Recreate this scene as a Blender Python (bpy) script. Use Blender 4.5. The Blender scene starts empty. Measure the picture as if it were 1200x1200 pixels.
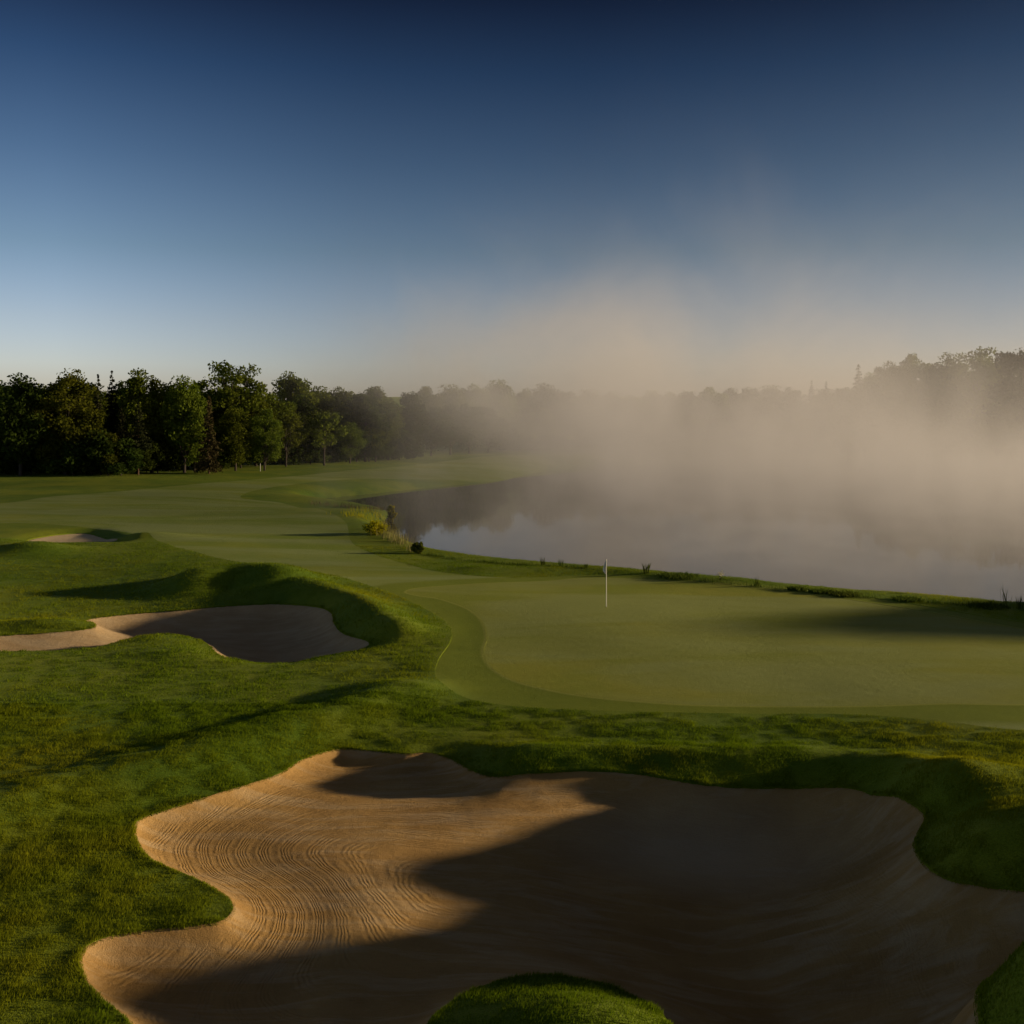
import bpy, math, random
import numpy as np

rng = np.random.default_rng(7)
random.seed(7)
R = math.radians
scene = bpy.context.scene
C = scene.collection

# ------------------------------------------------------------------ camera model
F, YH, H = 1287.0, 490.0, 10.0          # focal length in photo pixels, horizon row, eye height
SUN_EL, SUN_AZ = 8.0, 82.0              # degrees; azimuth clockwise from straight ahead

def px2w(px, py, z):
    d = F * (H - z) / (py - YH)
    return np.array([(px - 600.0) * d / F, d])

# ------------------------------------------------------------------ noise
def vnoise(x, y, seed=0):
    xi = np.floor(x).astype(np.int64); yi = np.floor(y).astype(np.int64)
    fx = x - xi; fy = y - yi
    fx = fx * fx * fx * (fx * (fx * 6 - 15) + 10); fy = fy * fy * fy * (fy * (fy * 6 - 15) + 10)
    def hsh(a, b):
        h = (a * 374761393 + b * 668265263 + seed * 974711 + 1013904223) & 0xFFFFFFFF
        h = ((h ^ (h >> 13)) * 1274126177) & 0xFFFFFFFF
        h = (h ^ (h >> 16)) & 0xFFFF
        return h / 65535.0
    a = hsh(xi, yi); b = hsh(xi + 1, yi); c = hsh(xi, yi + 1); d = hsh(xi + 1, yi + 1)
    return (a * (1 - fx) + b * fx) * (1 - fy) + (c * (1 - fx) + d * fx) * fy

def fbm(x, y, octaves=3, seed=0):
    s = 0; a = 0.5
    for k in range(octaves):
        s = s + a * (vnoise(x, y, seed + k * 17) - 0.5); x = x * 2.03 + 11.3; y = y * 2.03 - 7.1; a *= 0.5
    return s

def sstep(a, b, x):
    t = np.clip((x - a) / (b - a), 0, 1); return t * t * (3 - 2 * t)

# ------------------------------------------------------------------ terrain height
_ctrl = [(0,1200,1.0),(100,1050,1.0),(0,950,1.1),(250,850,1.2),(0,850,1.2),(420,850,1.1),(600,870,1.15),(900,870,1.25),
 (1200,900,1.7),(1300,1000,2.1),(700,1180,1.1),(1190,1180,1.2),(100,780,1.1),(300,780,1.1),(0,720,0.9),(480,780,1.25),(1400,1100,2.4),
 (560,800,1.35),(800,830,1.4),(1000,830,1.5),(1200,820,1.6),(710,711,1.5),(500,695,1.4),(900,700,1.4),(1100,730,1.5),(1200,745,1.5),
 (640,668,1.1),(760,676,1.0),(900,690,1.0),(1100,710,1.1),(1300,730,1.2),
 (100,690,0.95),(0,650,1.4),(200,650,1.6),(300,655,1.5),(0,600,1.9),(200,600,1.8),(350,610,1.4),(420,650,1.2),(100,570,2.0),(300,565,1.9),
 (0,558,2.2),(200,552,2.3),(300,546,2.3),(400,536,2.4),(500,533,2.2),(580,528,2.3),(400,556,1.7),(500,552,1.6),(400,570,.9),(520,562,.8),
 (-200,1000,1.1),(-200,700,1.6),(-200,580,2.4),(0,1700,1.0),(600,1700,1.0),(1200,1700,1.5)]
_P = [(*px2w(a, b, c), c) for a, b, c in _ctrl]
_P += [(-120,200,3.2),(-60,300,4.5),(0,400,6),(-200,150,3),(-300,600,14),(100,400,13),(130,335,9),(180,310,10),(60,340,4),(40,330,3),(250,200,8),
       (0,900,12),(400,600,16),(-500,300,10),(-600,900,16),(600,900,16),(0,1800,40),(-900,1800,40),(900,1800,40),(30,5,1.2),(-30,5,1.0),(0,3,1.0),(60,30,1.6),(90,330,6)]
_P = np.array(_P)
def _uv(X, Y):
    d = np.maximum(Y, 2.0); return X / d, 0.75 * np.log(d)
_pu, _pv = _uv(_P[:, 0], _P[:, 1])

def base0(X, Y):
    u, v = _uv(X, Y)
    num = np.zeros_like(u); den = np.full_like(u, 1e-9)
    for a, b, z in zip(_pu, _pv, _P[:, 2]):
        r2 = ((u - a) ** 2 + (v - b) ** 2)
        w = np.exp(-r2 / 0.012) + 1e-4 / (r2 + 0.01)
        num += w * z; den += w
    return num / den

# mounds: (px, py, height, rx, ry, rotation) seated on the base
_mound_px = [(40,646,0.7,2.6,1.8,0), (176,630,0.42,3.4,1.0,0), (-20,640,.5,3,2,0),
             (205,765,0.14,2.2,1.3,0), (60,735,0.35,3.0,1.2,0),
             (1300,985,.35,3.6,2.0,0), (1165,925,.42,3.2,1.2,0), (690,1230,.52,2.5,1.4,0), (1245,1225,1.9,1.8,1.6,0)]
_ridge_px = [([(235,686),(270,681),(305,680),(330,684)], 0.86, 2.1), ([(318,683),(350,689),(385,698),(428,716),(462,742)], 0.52, 1.3),
             ([(470,812),(360,850),(200,895),(60,930),(-60,965)], 0.33, 1.35),
             ([(630,893),(700,894),(830,897),(930,897),(1040,904),(1120,933)], 0.36, 1.2),
             ([(560,668),(700,669),(860,681)], 0.16, 1.4)]
def seat(px, py, n=3):
    z = 1.3
    for _ in range(12):
        w = px2w(px, py, z); z = float(base0(np.array([w[0]]), np.array([w[1]]))[0])
    return px2w(px, py, z)
MOUNDS = [(*seat(m[0], m[1]), *m[2:]) for m in _mound_px]
MOUNDS += [(-17.5, 113.0, -0.85, 10.0, 6.5, 0), (72.0, 54.0, 7.5, 9.0, 10.0, 0.1), (21.5, 21.5, 0.4, 5.0, 4.0, 0), (14.5, 20.3, 1.45, 2.6, 2.2, 0), (-2.4, 21.5, -0.19, 1.8, 1.9, 0)]  # the tall far-right one is an unseen hill added to shade the green
RIDGES = [(np.array([seat(*p) for p in pts]), h, r) for pts, h, r in _ridge_px]

def segdist(X, Y, P, closed):
    n = len(P); best = np.full(X.shape, 1e18)
    for i in range(n if closed else n - 1):
        a = P[i]; b = P[(i + 1) % n]; ab = b - a; L2 = ab @ ab + 1e-12
        t = np.clip(((X - a[0]) * ab[0] + (Y - a[1]) * ab[1]) / L2, 0, 1)
        best = np.minimum(best, (X - a[0] - t * ab[0]) ** 2 + (Y - a[1] - t * ab[1]) ** 2)
    return np.sqrt(best)

def base1(X, Y):
    z = base0(X, Y)
    for mx, my, h, rx, ry, ro in MOUNDS:
        c, s = math.cos(ro), math.sin(ro); dx, dy = X - mx, Y - my
        z = z + h * np.exp(-(((dx * c + dy * s) / rx) ** 2 + ((-dx * s + dy * c) / ry) ** 2))
    zr = np.zeros_like(z)
    for P, h, r in RIDGES:
        lo, hi = P.min(0) - 4 * r, P.max(0) + 4 * r
        m = (X > lo[0]) & (X < hi[0]) & (Y > lo[1]) & (Y < hi[1])
        if m.any():
            d = segdist(X[m], Y[m], P, False)
            zr[m] = np.maximum(zr[m], h * np.exp(-(d / r) ** 2) * (1 + 0.45 * fbm(X[m] / 2.2, Y[m] / 2.2, 2, 33)))
    z = z + zr
    z = z + 0.10 * fbm(X / 5.0, Y / 5.0, 2, 3) * sstep(8, 40, Y) + 0.35 * fbm(X / 17.0, Y / 17.0, 2, 9) * sstep(30, 90, Y)
    return z

# ------------------------------------------------------------------ outlines traced from the photograph, laid on the terrain
def smooth_poly(P, step):
    P = np.array(P, float); n = len(P); out = []
    for i in range(n):
        p0, p1, p2, p3 = P[i - 1], P[i], P[(i + 1) % n], P[(i + 2) % n]
        k = max(2, int(np.ceil(np.linalg.norm(p2 - p1) / step)))
        for j in range(k):
            t = j / k
            out.append(0.5 * (2 * p1 + (p2 - p0) * t + (2 * p0 - 5 * p1 + 4 * p2 - p3) * t * t + (3 * p1 - p0 - 3 * p2 + p3) * t ** 3))
    return np.array(out)

def lay(pts, drop=lambda X, Y: 0.0):
    out = []
    for px, py in pts:
        z = 1.2
        for _ in range(25):
            w = px2w(px, py, z); X, Y = np.array([w[0]]), np.array([w[1]])
            z = 0.5 * z + 0.5 * float((base1(X, Y) - drop(X, Y))[0])
        out.append(px2w(px, py, z))
    return out

class Region:
    """signed distance to a smoothed outline, negative inside, kept on a fine lookup grid"""
    def __init__(self, P, step, reach, cell=0.1):
        self.P = smooth_poly(P, step); self.reach = reach
        self.lo = self.P.min(0) - reach; self.hi = self.P.max(0) + reach; self.cell = cell
        n = np.ceil((self.hi - self.lo) / cell).astype(int) + 2
        X, Y = np.meshgrid(self.lo[0] + np.arange(n[0]) * cell, self.lo[1] + np.arange(n[1]) * cell)
        x, y = X.ravel(), Y.ravel(); G = np.empty(len(x))
        for c in range(0, len(x), 50000):
            k = slice(c, c + 50000); xx, yy = x[k], y[k]
            d = segdist(xx, yy, self.P, True); ins = np.zeros(len(xx), bool); Q = self.P; m = len(Q)
            for i in range(m):
                a, b = Q[i], Q[(i + 1) % m]
                if a[1] == b[1]: continue
                ins ^= ((a[1] > yy) != (b[1] > yy)) & (xx < (b[0] - a[0]) * (yy - a[1]) / (b[1] - a[1]) + a[0])
            G[k] = np.where(ins, -d, np.minimum(d, reach))
        self.G = G.reshape(n[1], n[0])
    def __call__(self, X, Y):
        u = (X - self.lo[0]) / self.cell; v = (Y - self.lo[1]) / self.cell
        ny, nx = self.G.shape
        ok = (u >= 0) & (v >= 0) & (u < nx - 1) & (v < ny - 1)
        out = np.full(X.shape, float(self.reach)); u, v = u[ok], v[ok]
        i = u.astype(int); j = v.astype(int); fu, fv = u - i, v - j; G = self.G
        out[ok] = (G[j, i] * (1 - fu) + G[j, i + 1] * fu) * (1 - fv) + (G[j + 1, i] * (1 - fu) + G[j + 1, i + 1] * fu) * fv
        return out

_front = [(157,968),(168,957),(205,945),(255,930),(300,916),(330,904),(352,890),(385,879),(410,877),(440,880),(475,883),(505,882),(530,890),
 (555,903),(580,909),(610,906),(650,903),(690,901),(740,904),(790,912),(830,918),(880,921),(940,921),(1000,922),(1040,930),(1075,945),
 (1086,957),(1078,972),(1072,990),(1085,1012),(1110,1028),(1150,1036),(1200,1042),(1290,1050),(1330,1085),(1290,1125),(1240,1142),
 (1200,1146),(1165,1155),(1145,1175),(1150,1205),(1130,1270),(1050,1340),(930,1340),(840,1280),(790,1205),(760,1177),(720,1157),(680,1147),(640,1142),
 (600,1146),(560,1157),(525,1177),(503,1198),(480,1250),(470,1340),(380,1390),(270,1350),(195,1260),(150,1195),(118,1170),(98,1143),(93,1122),(104,1106),(130,1096),(175,1089),
 (230,1084),(260,1079),(272,1068),(270,1054),(250,1040),(225,1027),(200,1017),(175,1005),(161,987)]
_left = [(-90,752),(-40,748),(0,745),(60,741),(100,737),(112,732),(100,727),(130,722),(170,718),(210,715),(250,711),(290,708),(330,707),(370,710),(388,717),
 (392,730),(402,741),(425,748),(434,754),(420,762),(385,768),(350,775),(325,778),(295,775),(265,770),(253,765),(246,757),(232,749),(205,743),(180,743),
 (155,747),(130,754),(105,759),(60,762),(0,763),(-50,768),(-100,768)]
_far = [(31,633),(55,628),(82,625),(104,625),(118,629),(140,632),(136,635),(110,635),(72,637),(42,637)]
def L_front(X, Y): return 0.04 + 0.54 * sstep(-1.0, 8.0, X) + 0.08 * sstep(22, 28, Y)
def L_left(X, Y): return 0.08 + 0.22 * sstep(-16, -8, X)
def L_far(X, Y): return 0.08 + 0.2 * sstep(-37, -33, X)
BUNKERS = [(Region(lay(_front, L_front), 0.22, 4.0, .07), L_front, 1.0, 1.9),
           (Region(lay(_left, L_left), 0.3, 4.0, .12), L_left, 0.75, 2.0),
           (Region(lay(_far, L_far), 0.3, 4.0, .12), L_far, 0.22, 1.5)]

_fair = [(-160,596),(0,590),(60,582),(150,575),(260,565),(400,552),(500,543),(590,533),(640,534),(620,555),(560,556),(480,558),(400,561),(330,569),(282,581),
 (300,586),(340,592),(385,600),(405,612),(412,635),(440,650),(480,662),(520,671),(600,677),(700,674),(800,677),(950,691),(1050,705),(1150,722),(1270,744),
 (1340,785),(1290,850),(1200,857),(1100,846),(1000,838),(800,836),(680,833),(580,826),(532,812),(511,795),(513,775),(529,748),(522,730),(500,715),
 (470,700),(420,682),(360,669),(310,662),(260,655),(210,642),(150,624),(80,616),(0,613),(-160,622)]
_green = [(476,694),(492,689),(560,684),(640,681),(700,677),(800,681),(880,687),(950,696),(1050,711),(1150,729),(1250,750),(1300,785),(1240,822),
 (1100,825),(1000,828),(900,828),(800,826),(700,818),(640,808),(600,797),(576,782),(567,765),(571,746),(564,726),(545,712),(516,702),(490,698)]
FAIRWAY = Region(lay(_fair), 0.8, 6.0, .4)
GREEN = Region(lay(_green), 0.4, 6.0, .15)

_crest = [(1200,713,.8),(1170,711,.8),(1100,704,.8),(1000,696,.8),(900,686,.8),(760,671,.8),(640,661,.8),(540,654,.7),(492,645,.6),(462,629,.5),(442,619,.4),
          (449,607,.35),(457,598,.3),(430,594,.3),(400,592,.3),(362,588,.3),(366,585,.15),(380,583,.1),(450,577,.0),(520,570,0),(590,563,0),(605,559,0),(640,552,0),(700,546,0),(800,541,0),
          (900,538,0),(1000,536,0),(1200,536,0),(1400,538,0)]
_sh = [px2w(*c) for c in _crest]
# push the water line just behind the crest of the near bank
for i in range(0, 9): _sh[i] = _sh[i] + np.array([0.35, 1.0])
_sh += [np.array(p, float) for p in ((235,230),(230,170),(180,120),(120,98),(90,88),(72,84),(58,82),(46,76),(37,66),(30,57))]  # unseen shore out of frame at right, bulged to carry the added shading hill
LAKE = Region(_sh, 1.0, 40.0, .8)

def terrain(X, Y, want=False):
    X = np.asarray(X, float).ravel(); Y = np.asarray(Y, float).ravel()
    z = base1(X, Y)
    fw = LAKE(X, Y)
    bank = np.where(fw > 0, 1 - np.exp(-np.maximum(fw, 0) / (0.55 + 0.6 * sstep(70, 140, Y) + 4.0 * sstep(130, 170, Y))), 0)
    bank = np.where(fw >= 39.9, 1, bank)
    z = np.where(fw > 0, z * bank, np.maximum(-1.2, fw * 0.25))
    z = z + np.where((fw > 0) & (fw < 6), 0.10 * fbm(X / 0.9, Y / 0.9, 2, 21) * np.exp(-fw / 1.5) * (1 - sstep(75, 100, Y)), 0)
    bs = []
    for reg, L, D, w in BUNKERS:
        fb = reg(X, Y); bs.append(fb)
        out = np.exp(-(np.maximum(fb, 0) / 0.85) ** 2); out = np.where(fb >= reg.reach * .999, 0, out)
        s = np.maximum(-fb, 0)
        z = z - L(X, Y) * out - np.where(fb < 0, D * (((0.26 + 0.84 * sstep(-3.5, 5.0, X)) * (1 - 0.8 * sstep(24.0, 27.0, Y) * (1 - sstep(0.5, 4.5, X)))) if reg is BUNKERS[0][0] else 1.0) * (1 - np.exp(-(s / w) ** 1.1)), 0)
        if reg is not BUNKERS[2][0]:
            z = z - np.where(fb < 0, ((0.29 - 0.12 * sstep(-7.0, 7.0, X)) if reg is BUNKERS[0][0] else 0.15) * (1 - np.exp(-s / 0.35)), 0)
    if want: return z, fw, bs
    return z

def hz(x, y): return float(terrain(np.array([x]), np.array([y]))[0])

# ------------------------------------------------------------------ mesh helpers
def link(o, parent=None):
    C.objects.link(o)
    if parent is not None: o.parent = parent
    return o

def raw_mesh(name, V, faces, mat, parent=None, smooth=True, attrs=None):
    """V (n,3); faces an (m,3) or (m,4) int array"""
    me = bpy.data.meshes.new(name)
    V = np.asarray(V, np.float32); faces = np.asarray(faces, np.int32)
    m, k = faces.shape
    me.vertices.add(len(V)); me.vertices.foreach_set('co', V.ravel())
    me.loops.add(m * k); me.loops.foreach_set('vertex_index', faces.ravel())
    me.polygons.add(m); me.polygons.foreach_set('loop_start', np.arange(0, m * k, k, dtype=np.int32))
    if attrs:
        for nm, a in attrs.items():
            at = me.attributes.new(nm, 'FLOAT', 'POINT'); at.data.foreach_set('value', np.asarray(a, np.float32))
    me.update(calc_edges=True)
    if smooth: me.polygons.foreach_set('use_smooth', np.ones(m, bool))
    if mat: me.materials.append(mat)
    o = bpy.data.objects.new(name, me)
    return link(o, parent)

def tag(o, label=None, cat=None, group=None, kind=None):
    if label: o['label'] = label
    if cat: o['category'] = cat
    if group: o['group'] = group
    if kind: o['kind'] = kind
    return o

def empty(name, loc, rz=0.0, s=1.0):
    o = bpy.data.objects.new(name, None); o.empty_display_size = 0.2
    o.location = loc; o.rotation_euler = (0, 0, rz); o.scale = (s, s, s)
    return link(o)

def clip(V, A, T, f):
    """keep the f>0 side of the triangles; V (n,3), A (n,k), T (m,3), f (n,)"""
    pos = f > 0; cnt = pos[T].sum(1)
    full = T[cnt == 3]; seg = []; new = [full]
    tri1 = T[cnt == 1]; tri2 = T[cnt == 2]
    def roll(tr, lead):
        k = np.argmax(lead, 1); r = np.arange(len(tr))
        return np.stack([tr[r, k], tr[r, (k + 1) % 3], tr[r, (k + 2) % 3]], 1)
    a1 = roll(tri1, pos[tri1]) if len(tri1) else np.zeros((0, 3), int)
    a2 = roll(tri2, ~pos[tri2]) if len(tri2) else np.zeros((0, 3), int)
    E = np.concatenate([a1[:, [0, 1]], a1[:, [0, 2]], a2[:, [0, 1]], a2[:, [0, 2]]])
    Es = np.sort(E, 1); U, inv = np.unique(Es, axis=0, return_inverse=True); inv = inv.ravel()
    fa, fb = f[U[:, 0]], f[U[:, 1]]; t = (fa / (fa - fb))[:, None]
    V2 = V[U[:, 0]] * (1 - t) + V[U[:, 1]] * t; A2 = A[U[:, 0]] * (1 - t) + A[U[:, 1]] * t
    n0 = len(V); n1 = len(a1); n2 = len(a2)
    e = inv + n0
    p, q = e[:n1], e[n1:2 * n1]; r, s = e[2 * n1:2 * n1 + n2], e[2 * n1 + n2:]
    new.append(np.stack([a1[:, 0], p, q], 1))
    new.append(np.stack([r, a2[:, 1], a2[:, 2]], 1)); new.append(np.stack([r, a2[:, 2], s], 1))
    seg = np.concatenate([np.stack([p, q], 1), np.stack([s, r], 1)])
    T2 = np.concatenate(new); V3 = np.concatenate([V, V2]); A3 = np.concatenate([A, A2])
    used = np.unique(T2); mp = np.full(len(V3), -1); mp[used] = np.arange(len(used))
    return V3[used], A3[used], mp[T2], mp[seg]

def add_skirt(V, A, T, seg, h):
    if not len(seg): return V, A, T
    u, inv = np.unique(seg, return_inverse=True); inv = inv.reshape(seg.shape) + len(V)
    top = V[u].copy(); low = V[u].copy(); low[:, 2] -= h
    n = len(u); V2 = np.concatenate([V, top, low]); A2 = np.concatenate([A, A[u], A[u]])
    a, b = inv[:, 0], inv[:, 1]
    T2 = np.concatenate([T, np.stack([b, a, a + n], 1), np.stack([b, a + n, b + n], 1)])
    return V2, A2, T2

def tube(path, radii, n=6):
    path = np.array(path, float); V = []; Fc = []
    for i, p in enumerate(path):
        t = path[min(i + 1, len(path) - 1)] - path[max(i - 1, 0)]; t /= np.linalg.norm(t) + 1e-9
        a = np.cross(t, [0.31, 0.93, 0.17]); a /= np.linalg.norm(a) + 1e-9; b = np.cross(t, a)
        for k in range(n):
            an = 2 * math.pi * k / n; V.append(p + radii[i] * (a * math.cos(an) + b * math.sin(an)))
    for i in range(len(path) - 1):
        for k in range(n):
            Fc.append((i * n + k, i * n + (k + 1) % n, (i + 1) * n + (k + 1) % n, (i + 1) * n + k))
    return np.array(V), np.array(Fc)

def merge(parts):
    Vs, Fs, o = [], [], 0
    for V, Fc in parts:
        Vs.append(V); Fs.append(np.asarray(Fc) + o); o += len(V)
    return np.concatenate(Vs), np.concatenate(Fs)

# ------------------------------------------------------------------ materials
class NT:
    def __init__(self, name):
        self.m = bpy.data.materials.new(name); self.m.use_nodes = True
        self.t = self.m.node_tree; self.t.nodes.clear()
        self.out = self.n('ShaderNodeOutputMaterial')
    def n(self, kind, **kw):
        nd = self.t.nodes.new(kind)
        for k, v in kw.items():
            if k.startswith('i_'): nd.inputs[k[2:].replace('_', ' ')].default_value = v
            else: setattr(nd, k, v)
        return nd
    def l(self, a, b): self.t.links.new(a, b)
    def noise(self, scale, detail=3, rough=0.55, vec=None, dist=0.0):
        nd = self.n('ShaderNodeTexNoise'); nd.inputs['Scale'].default_value = scale; nd.inputs['Detail'].default_value = detail
        nd.inputs['Roughness'].default_value = rough; nd.inputs['Distortion'].default_value = dist
        if vec is not None: self.l(vec, nd.inputs['Vector'])
        return nd.outputs['Fac']
    def ramp(self, fac, stops):
        r = self.n('ShaderNodeValToRGB'); e = r.color_ramp.elements
        while len(e) < len(stops): e.new(0.5)
        for el, (p, c) in zip(e, stops):
            el.position = p; el.color = (*c, 1) if len(c) == 3 else c
        self.l(fac, r.inputs[0]); return r.outputs[0]
    def math(self, op, a, b=None, c=None, clamp=False):
        nd = self.n('ShaderNodeMath', operation=op); nd.use_clamp = clamp
        for i, v in enumerate((a, b, c)):
            if v is None: continue
            if isinstance(v, (int, float)): nd.inputs[i].default_value = v
            else: self.l(v, nd.inputs[i])
        return nd.outputs[0]
    def mix(self, fac, a, b, blend='MIX'):
        nd = self.n('ShaderNodeMix', data_type='RGBA', blend_type=blend)
        for s, v in ((nd.inputs[0], fac), (nd.inputs[6], a), (nd.inputs[7], b)):
            if isinstance(v, (int, float)): s.default_value = v
            elif isinstance(v, tuple): s.default_value = (*v, 1)
            else: self.l(v, s)
        return nd.outputs[2]
    def pos(self, scale=(1, 1, 1)):
        g = self.n('ShaderNodeNewGeometry'); mp = self.n('ShaderNodeMapping'); mp.inputs['Scale'].default_value = scale
        self.l(g.outputs['Position'], mp.inputs['Vector']); return mp.outputs[0]
    def attr(self, name):
        return self.n('ShaderNodeAttribute', attribute_name=name).outputs['Fac']
    def bump(self, h, strength, dist, prev=None):
        b = self.n('ShaderNodeBump'); b.inputs['Strength'].default_value = strength; b.inputs['Distance'].default_value = dist
        self.l(h, b.inputs['Height'])
        if prev is not None: self.l(prev, b.inputs['Normal'])
        return b.outputs[0]
    def principled(self, col, rough=0.9, normal=None, spec=0.3, sheen=0.0):
        b = self.n('ShaderNodeBsdfPrincipled')
        if isinstance(col, tuple): b.inputs['Base Color'].default_value = (*col, 1)
        else: self.l(col, b.inputs['Base Color'])
        b.inputs['Roughness'].default_value = rough; b.inputs['Specular IOR Level'].default_value = spec
        if sheen:
            b.inputs['Sheen Weight'].default_value = sheen; b.inputs['Sheen Roughness'].default_value = 0.6
        if normal is not None: self.l(normal, b.inputs['Normal'])
        self.l(b.outputs[0], self.out.inputs[0]); return b

def mat_turf(name, lo, hi, dry, bump, sheen, fine=55.0, dew=None):
    k = NT(name); p = k.pos()
    big = k.noise(0.16, 4, 0.6, p); mid = k.noise(1.1, 5, 0.65, p); sm = k.noise(fine, 2, 0.6, p)
    c = k.mix(k.math('MULTIPLY_ADD', mid, 1.6, -0.3, True), lo, hi)
    c = k.mix(k.ramp(big, [(0.42, (0, 0, 0)), (0.66, (1, 1, 1))]), c, dry)
    c = k.mix(0.55, c, k.ramp(sm, [(0.3, (0.25, 0.25, 0.25)), (0.7, (0.78, 0.78, 0.78))]), 'OVERLAY')
    if dew:
        st = k.noise(1.0, 4, 0.62, k.pos((0.055, 0.16, 0.1)), 0.8)
        c = k.mix(k.ramp(st, [(0.40, (0, 0, 0)), (0.60, (1, 1, 1))]), c, dew)
    if name.startswith('fair'):
        c = k.mix(k.ramp(k.math('MULTIPLY', k.attr('collar'), 1 / 6), [(0.30, (1, 1, 1)), (0.42, (0, 0, 0))]), c, k.mix(mid, (0.110, 0.155, 0.006), (0.180, 0.215, 0.012)))
        c = k.mix(k.ramp(k.math('MULTIPLY', k.attr('collar'), 1 / 6), [(0.012, (0.75,) * 3), (0.03, (0, 0, 0))]), c, (0.30, 0.31, 0.06))  # sunlit rim of the cut edge, painted as a thin paler line
    nm = k.bump(mid, 0.35, 0.12); nm = k.bump(sm, bump, 0.03, nm)
    b = k.principled(c, 0.85, nm, 0.12, sheen)
    b.inputs['Sheen Tint'].default_value = (0.45, 0.50, 0.10, 1)
    return k.m

M = {}
M['rough'] = mat_turf('rough_turf', (0.050, 0.110, 0.004), (0.110, 0.185, 0.006), (0.180, 0.215, 0.010), 0.9, 0.15, 30.0)
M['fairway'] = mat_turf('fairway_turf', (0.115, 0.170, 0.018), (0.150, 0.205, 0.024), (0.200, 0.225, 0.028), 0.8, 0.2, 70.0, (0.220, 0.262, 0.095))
M['green'] = mat_turf('green_turf', (0.170, 0.200, 0.018), (0.200, 0.222, 0.022), (0.240, 0.235, 0.028), 0.6, 0.15, 110.0, (0.240, 0.262, 0.075))

def mat_sand(name, c0, c1, rake):
    k = NT(name); p = k.pos()
    big = k.noise(0.5, 4, 0.6, p); mid = k.noise(7, 4, 0.7, p); gr = k.noise(60, 2, 0.7, p)
    c = k.mix(k.ramp(big, [(0.35, (0, 0, 0)), (0.7, (1, 1, 1))]), c0, c1)
    c = k.mix(0.35, c, k.ramp(gr, [(0.3, (0.3, 0.3, 0.3)), (0.7, (0.7, 0.7, 0.7))]), 'OVERLAY')
    st = k.noise(1.0, 5, 0.65, k.pos((0.45, 2.1, 1.0)), 0.6)
    c = k.mix(k.ramp(st, [(0.46, (0, 0, 0)), (0.66, (0.75,) * 3)]), c, k.mix(0.5, c, (0.66, 0.52, 0.34)))
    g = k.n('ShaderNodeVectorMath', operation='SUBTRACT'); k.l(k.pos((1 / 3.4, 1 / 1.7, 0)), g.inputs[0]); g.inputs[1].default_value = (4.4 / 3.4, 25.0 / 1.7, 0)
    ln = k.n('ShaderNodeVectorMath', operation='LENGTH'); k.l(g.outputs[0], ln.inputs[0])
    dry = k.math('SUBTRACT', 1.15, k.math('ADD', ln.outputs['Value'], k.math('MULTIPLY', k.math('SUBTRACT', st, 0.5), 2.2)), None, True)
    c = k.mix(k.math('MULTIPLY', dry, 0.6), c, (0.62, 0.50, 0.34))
    ph = k.attr('rake'); amt = k.attr('rake_amount')
    sw = k.noise(1.6, 3, 0.6, p)
    ph = k.math('ADD', ph, k.math('MULTIPLY', sw, 0.13))
    ph = k.math('ADD', ph, k.math('MULTIPLY', k.math('SINE', k.math('MULTIPLY', ph, 2 * math.pi / 0.47)), 0.05))
    s = k.math('SINE', k.math('MULTIPLY', ph, 2 * math.pi / 0.092))
    brk = k.ramp(k.noise(3.4, 5, 0.7, p), [(0.38, (0.05,) * 3), (0.62, (1,) * 3)])
    s = k.math('MULTIPLY', k.math('MULTIPLY', s, amt), brk)
    nm = k.bump(s, 0.9 * rake, 0.011)
    nm = k.bump(mid, 0.5, 0.06, nm); nm = k.bump(gr, 0.9, 0.024, nm)
    k.principled(c, 0.95, nm, 0.1)
    return k.m
M['sand'] = mat_sand('bunker_sand', (0.39, 0.228, 0.078), (0.52, 0.318, 0.115), 1.0)
M['sand_grey'] = mat_sand('greyish_bunker_sand', (0.44, 0.300, 0.155), (0.54, 0.385, 0.215), 0.5)
M['sand_pale'] = mat_sand('pale_bunker_sand', (0.66, 0.49, 0.28), (0.72, 0.56, 0.35), 0.4)

def mat_water():
    k = NT('lake_water'); p = k.pos((1, 0.45, 1))
    nm = k.bump(k.noise(0.9, 3, 0.6, p), 0.05, 0.05)
    b = k.principled((0.012, 0.016, 0.016), 0.035, nm, 0.5)
    b.inputs['IOR'].default_value = 1.33
    return k.m
M['water'] = mat_water()

def mat_leaf(name, a, b_, tr=0.35, rough=0.6):
    k = NT(name); oi = k.n('ShaderNodeObjectInfo'); g = k.n('ShaderNodeNewGeometry')
    tc = k.n('ShaderNodeTexCoord')
    nz = k.noise(0.35, 3, 0.6, tc.outputs['Object'])
    c = k.mix(k.math('MULTIPLY_ADD', nz, 2.2, -0.6, True), a, b_)
    hsv = k.n('ShaderNodeHueSaturation'); k.l(c, hsv.inputs['Color'])
    k.l(k.math('MULTIPLY_ADD', oi.outputs['Random'], 0.03, 0.485), hsv.inputs['Hue'])
    k.l(k.math('MULTIPLY_ADD', oi.outputs['Random'], 0.5, 0.75), hsv.inputs['Value'])
    d = k.n('ShaderNodeBsdfDiffuse'); t = k.n('ShaderNodeBsdfTranslucent'); mx = k.n('ShaderNodeMixShader')
    mx.inputs[0].default_value = tr
    k.l(hsv.outputs[0], d.inputs[0]); k.l(hsv.outputs[0], t.inputs[0])
    k.l(d.outputs[0], mx.inputs[1]); k.l(t.outputs[0], mx.inputs[2]); k.l(mx.outputs[0], k.out.inputs[0])
    return k.m
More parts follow.
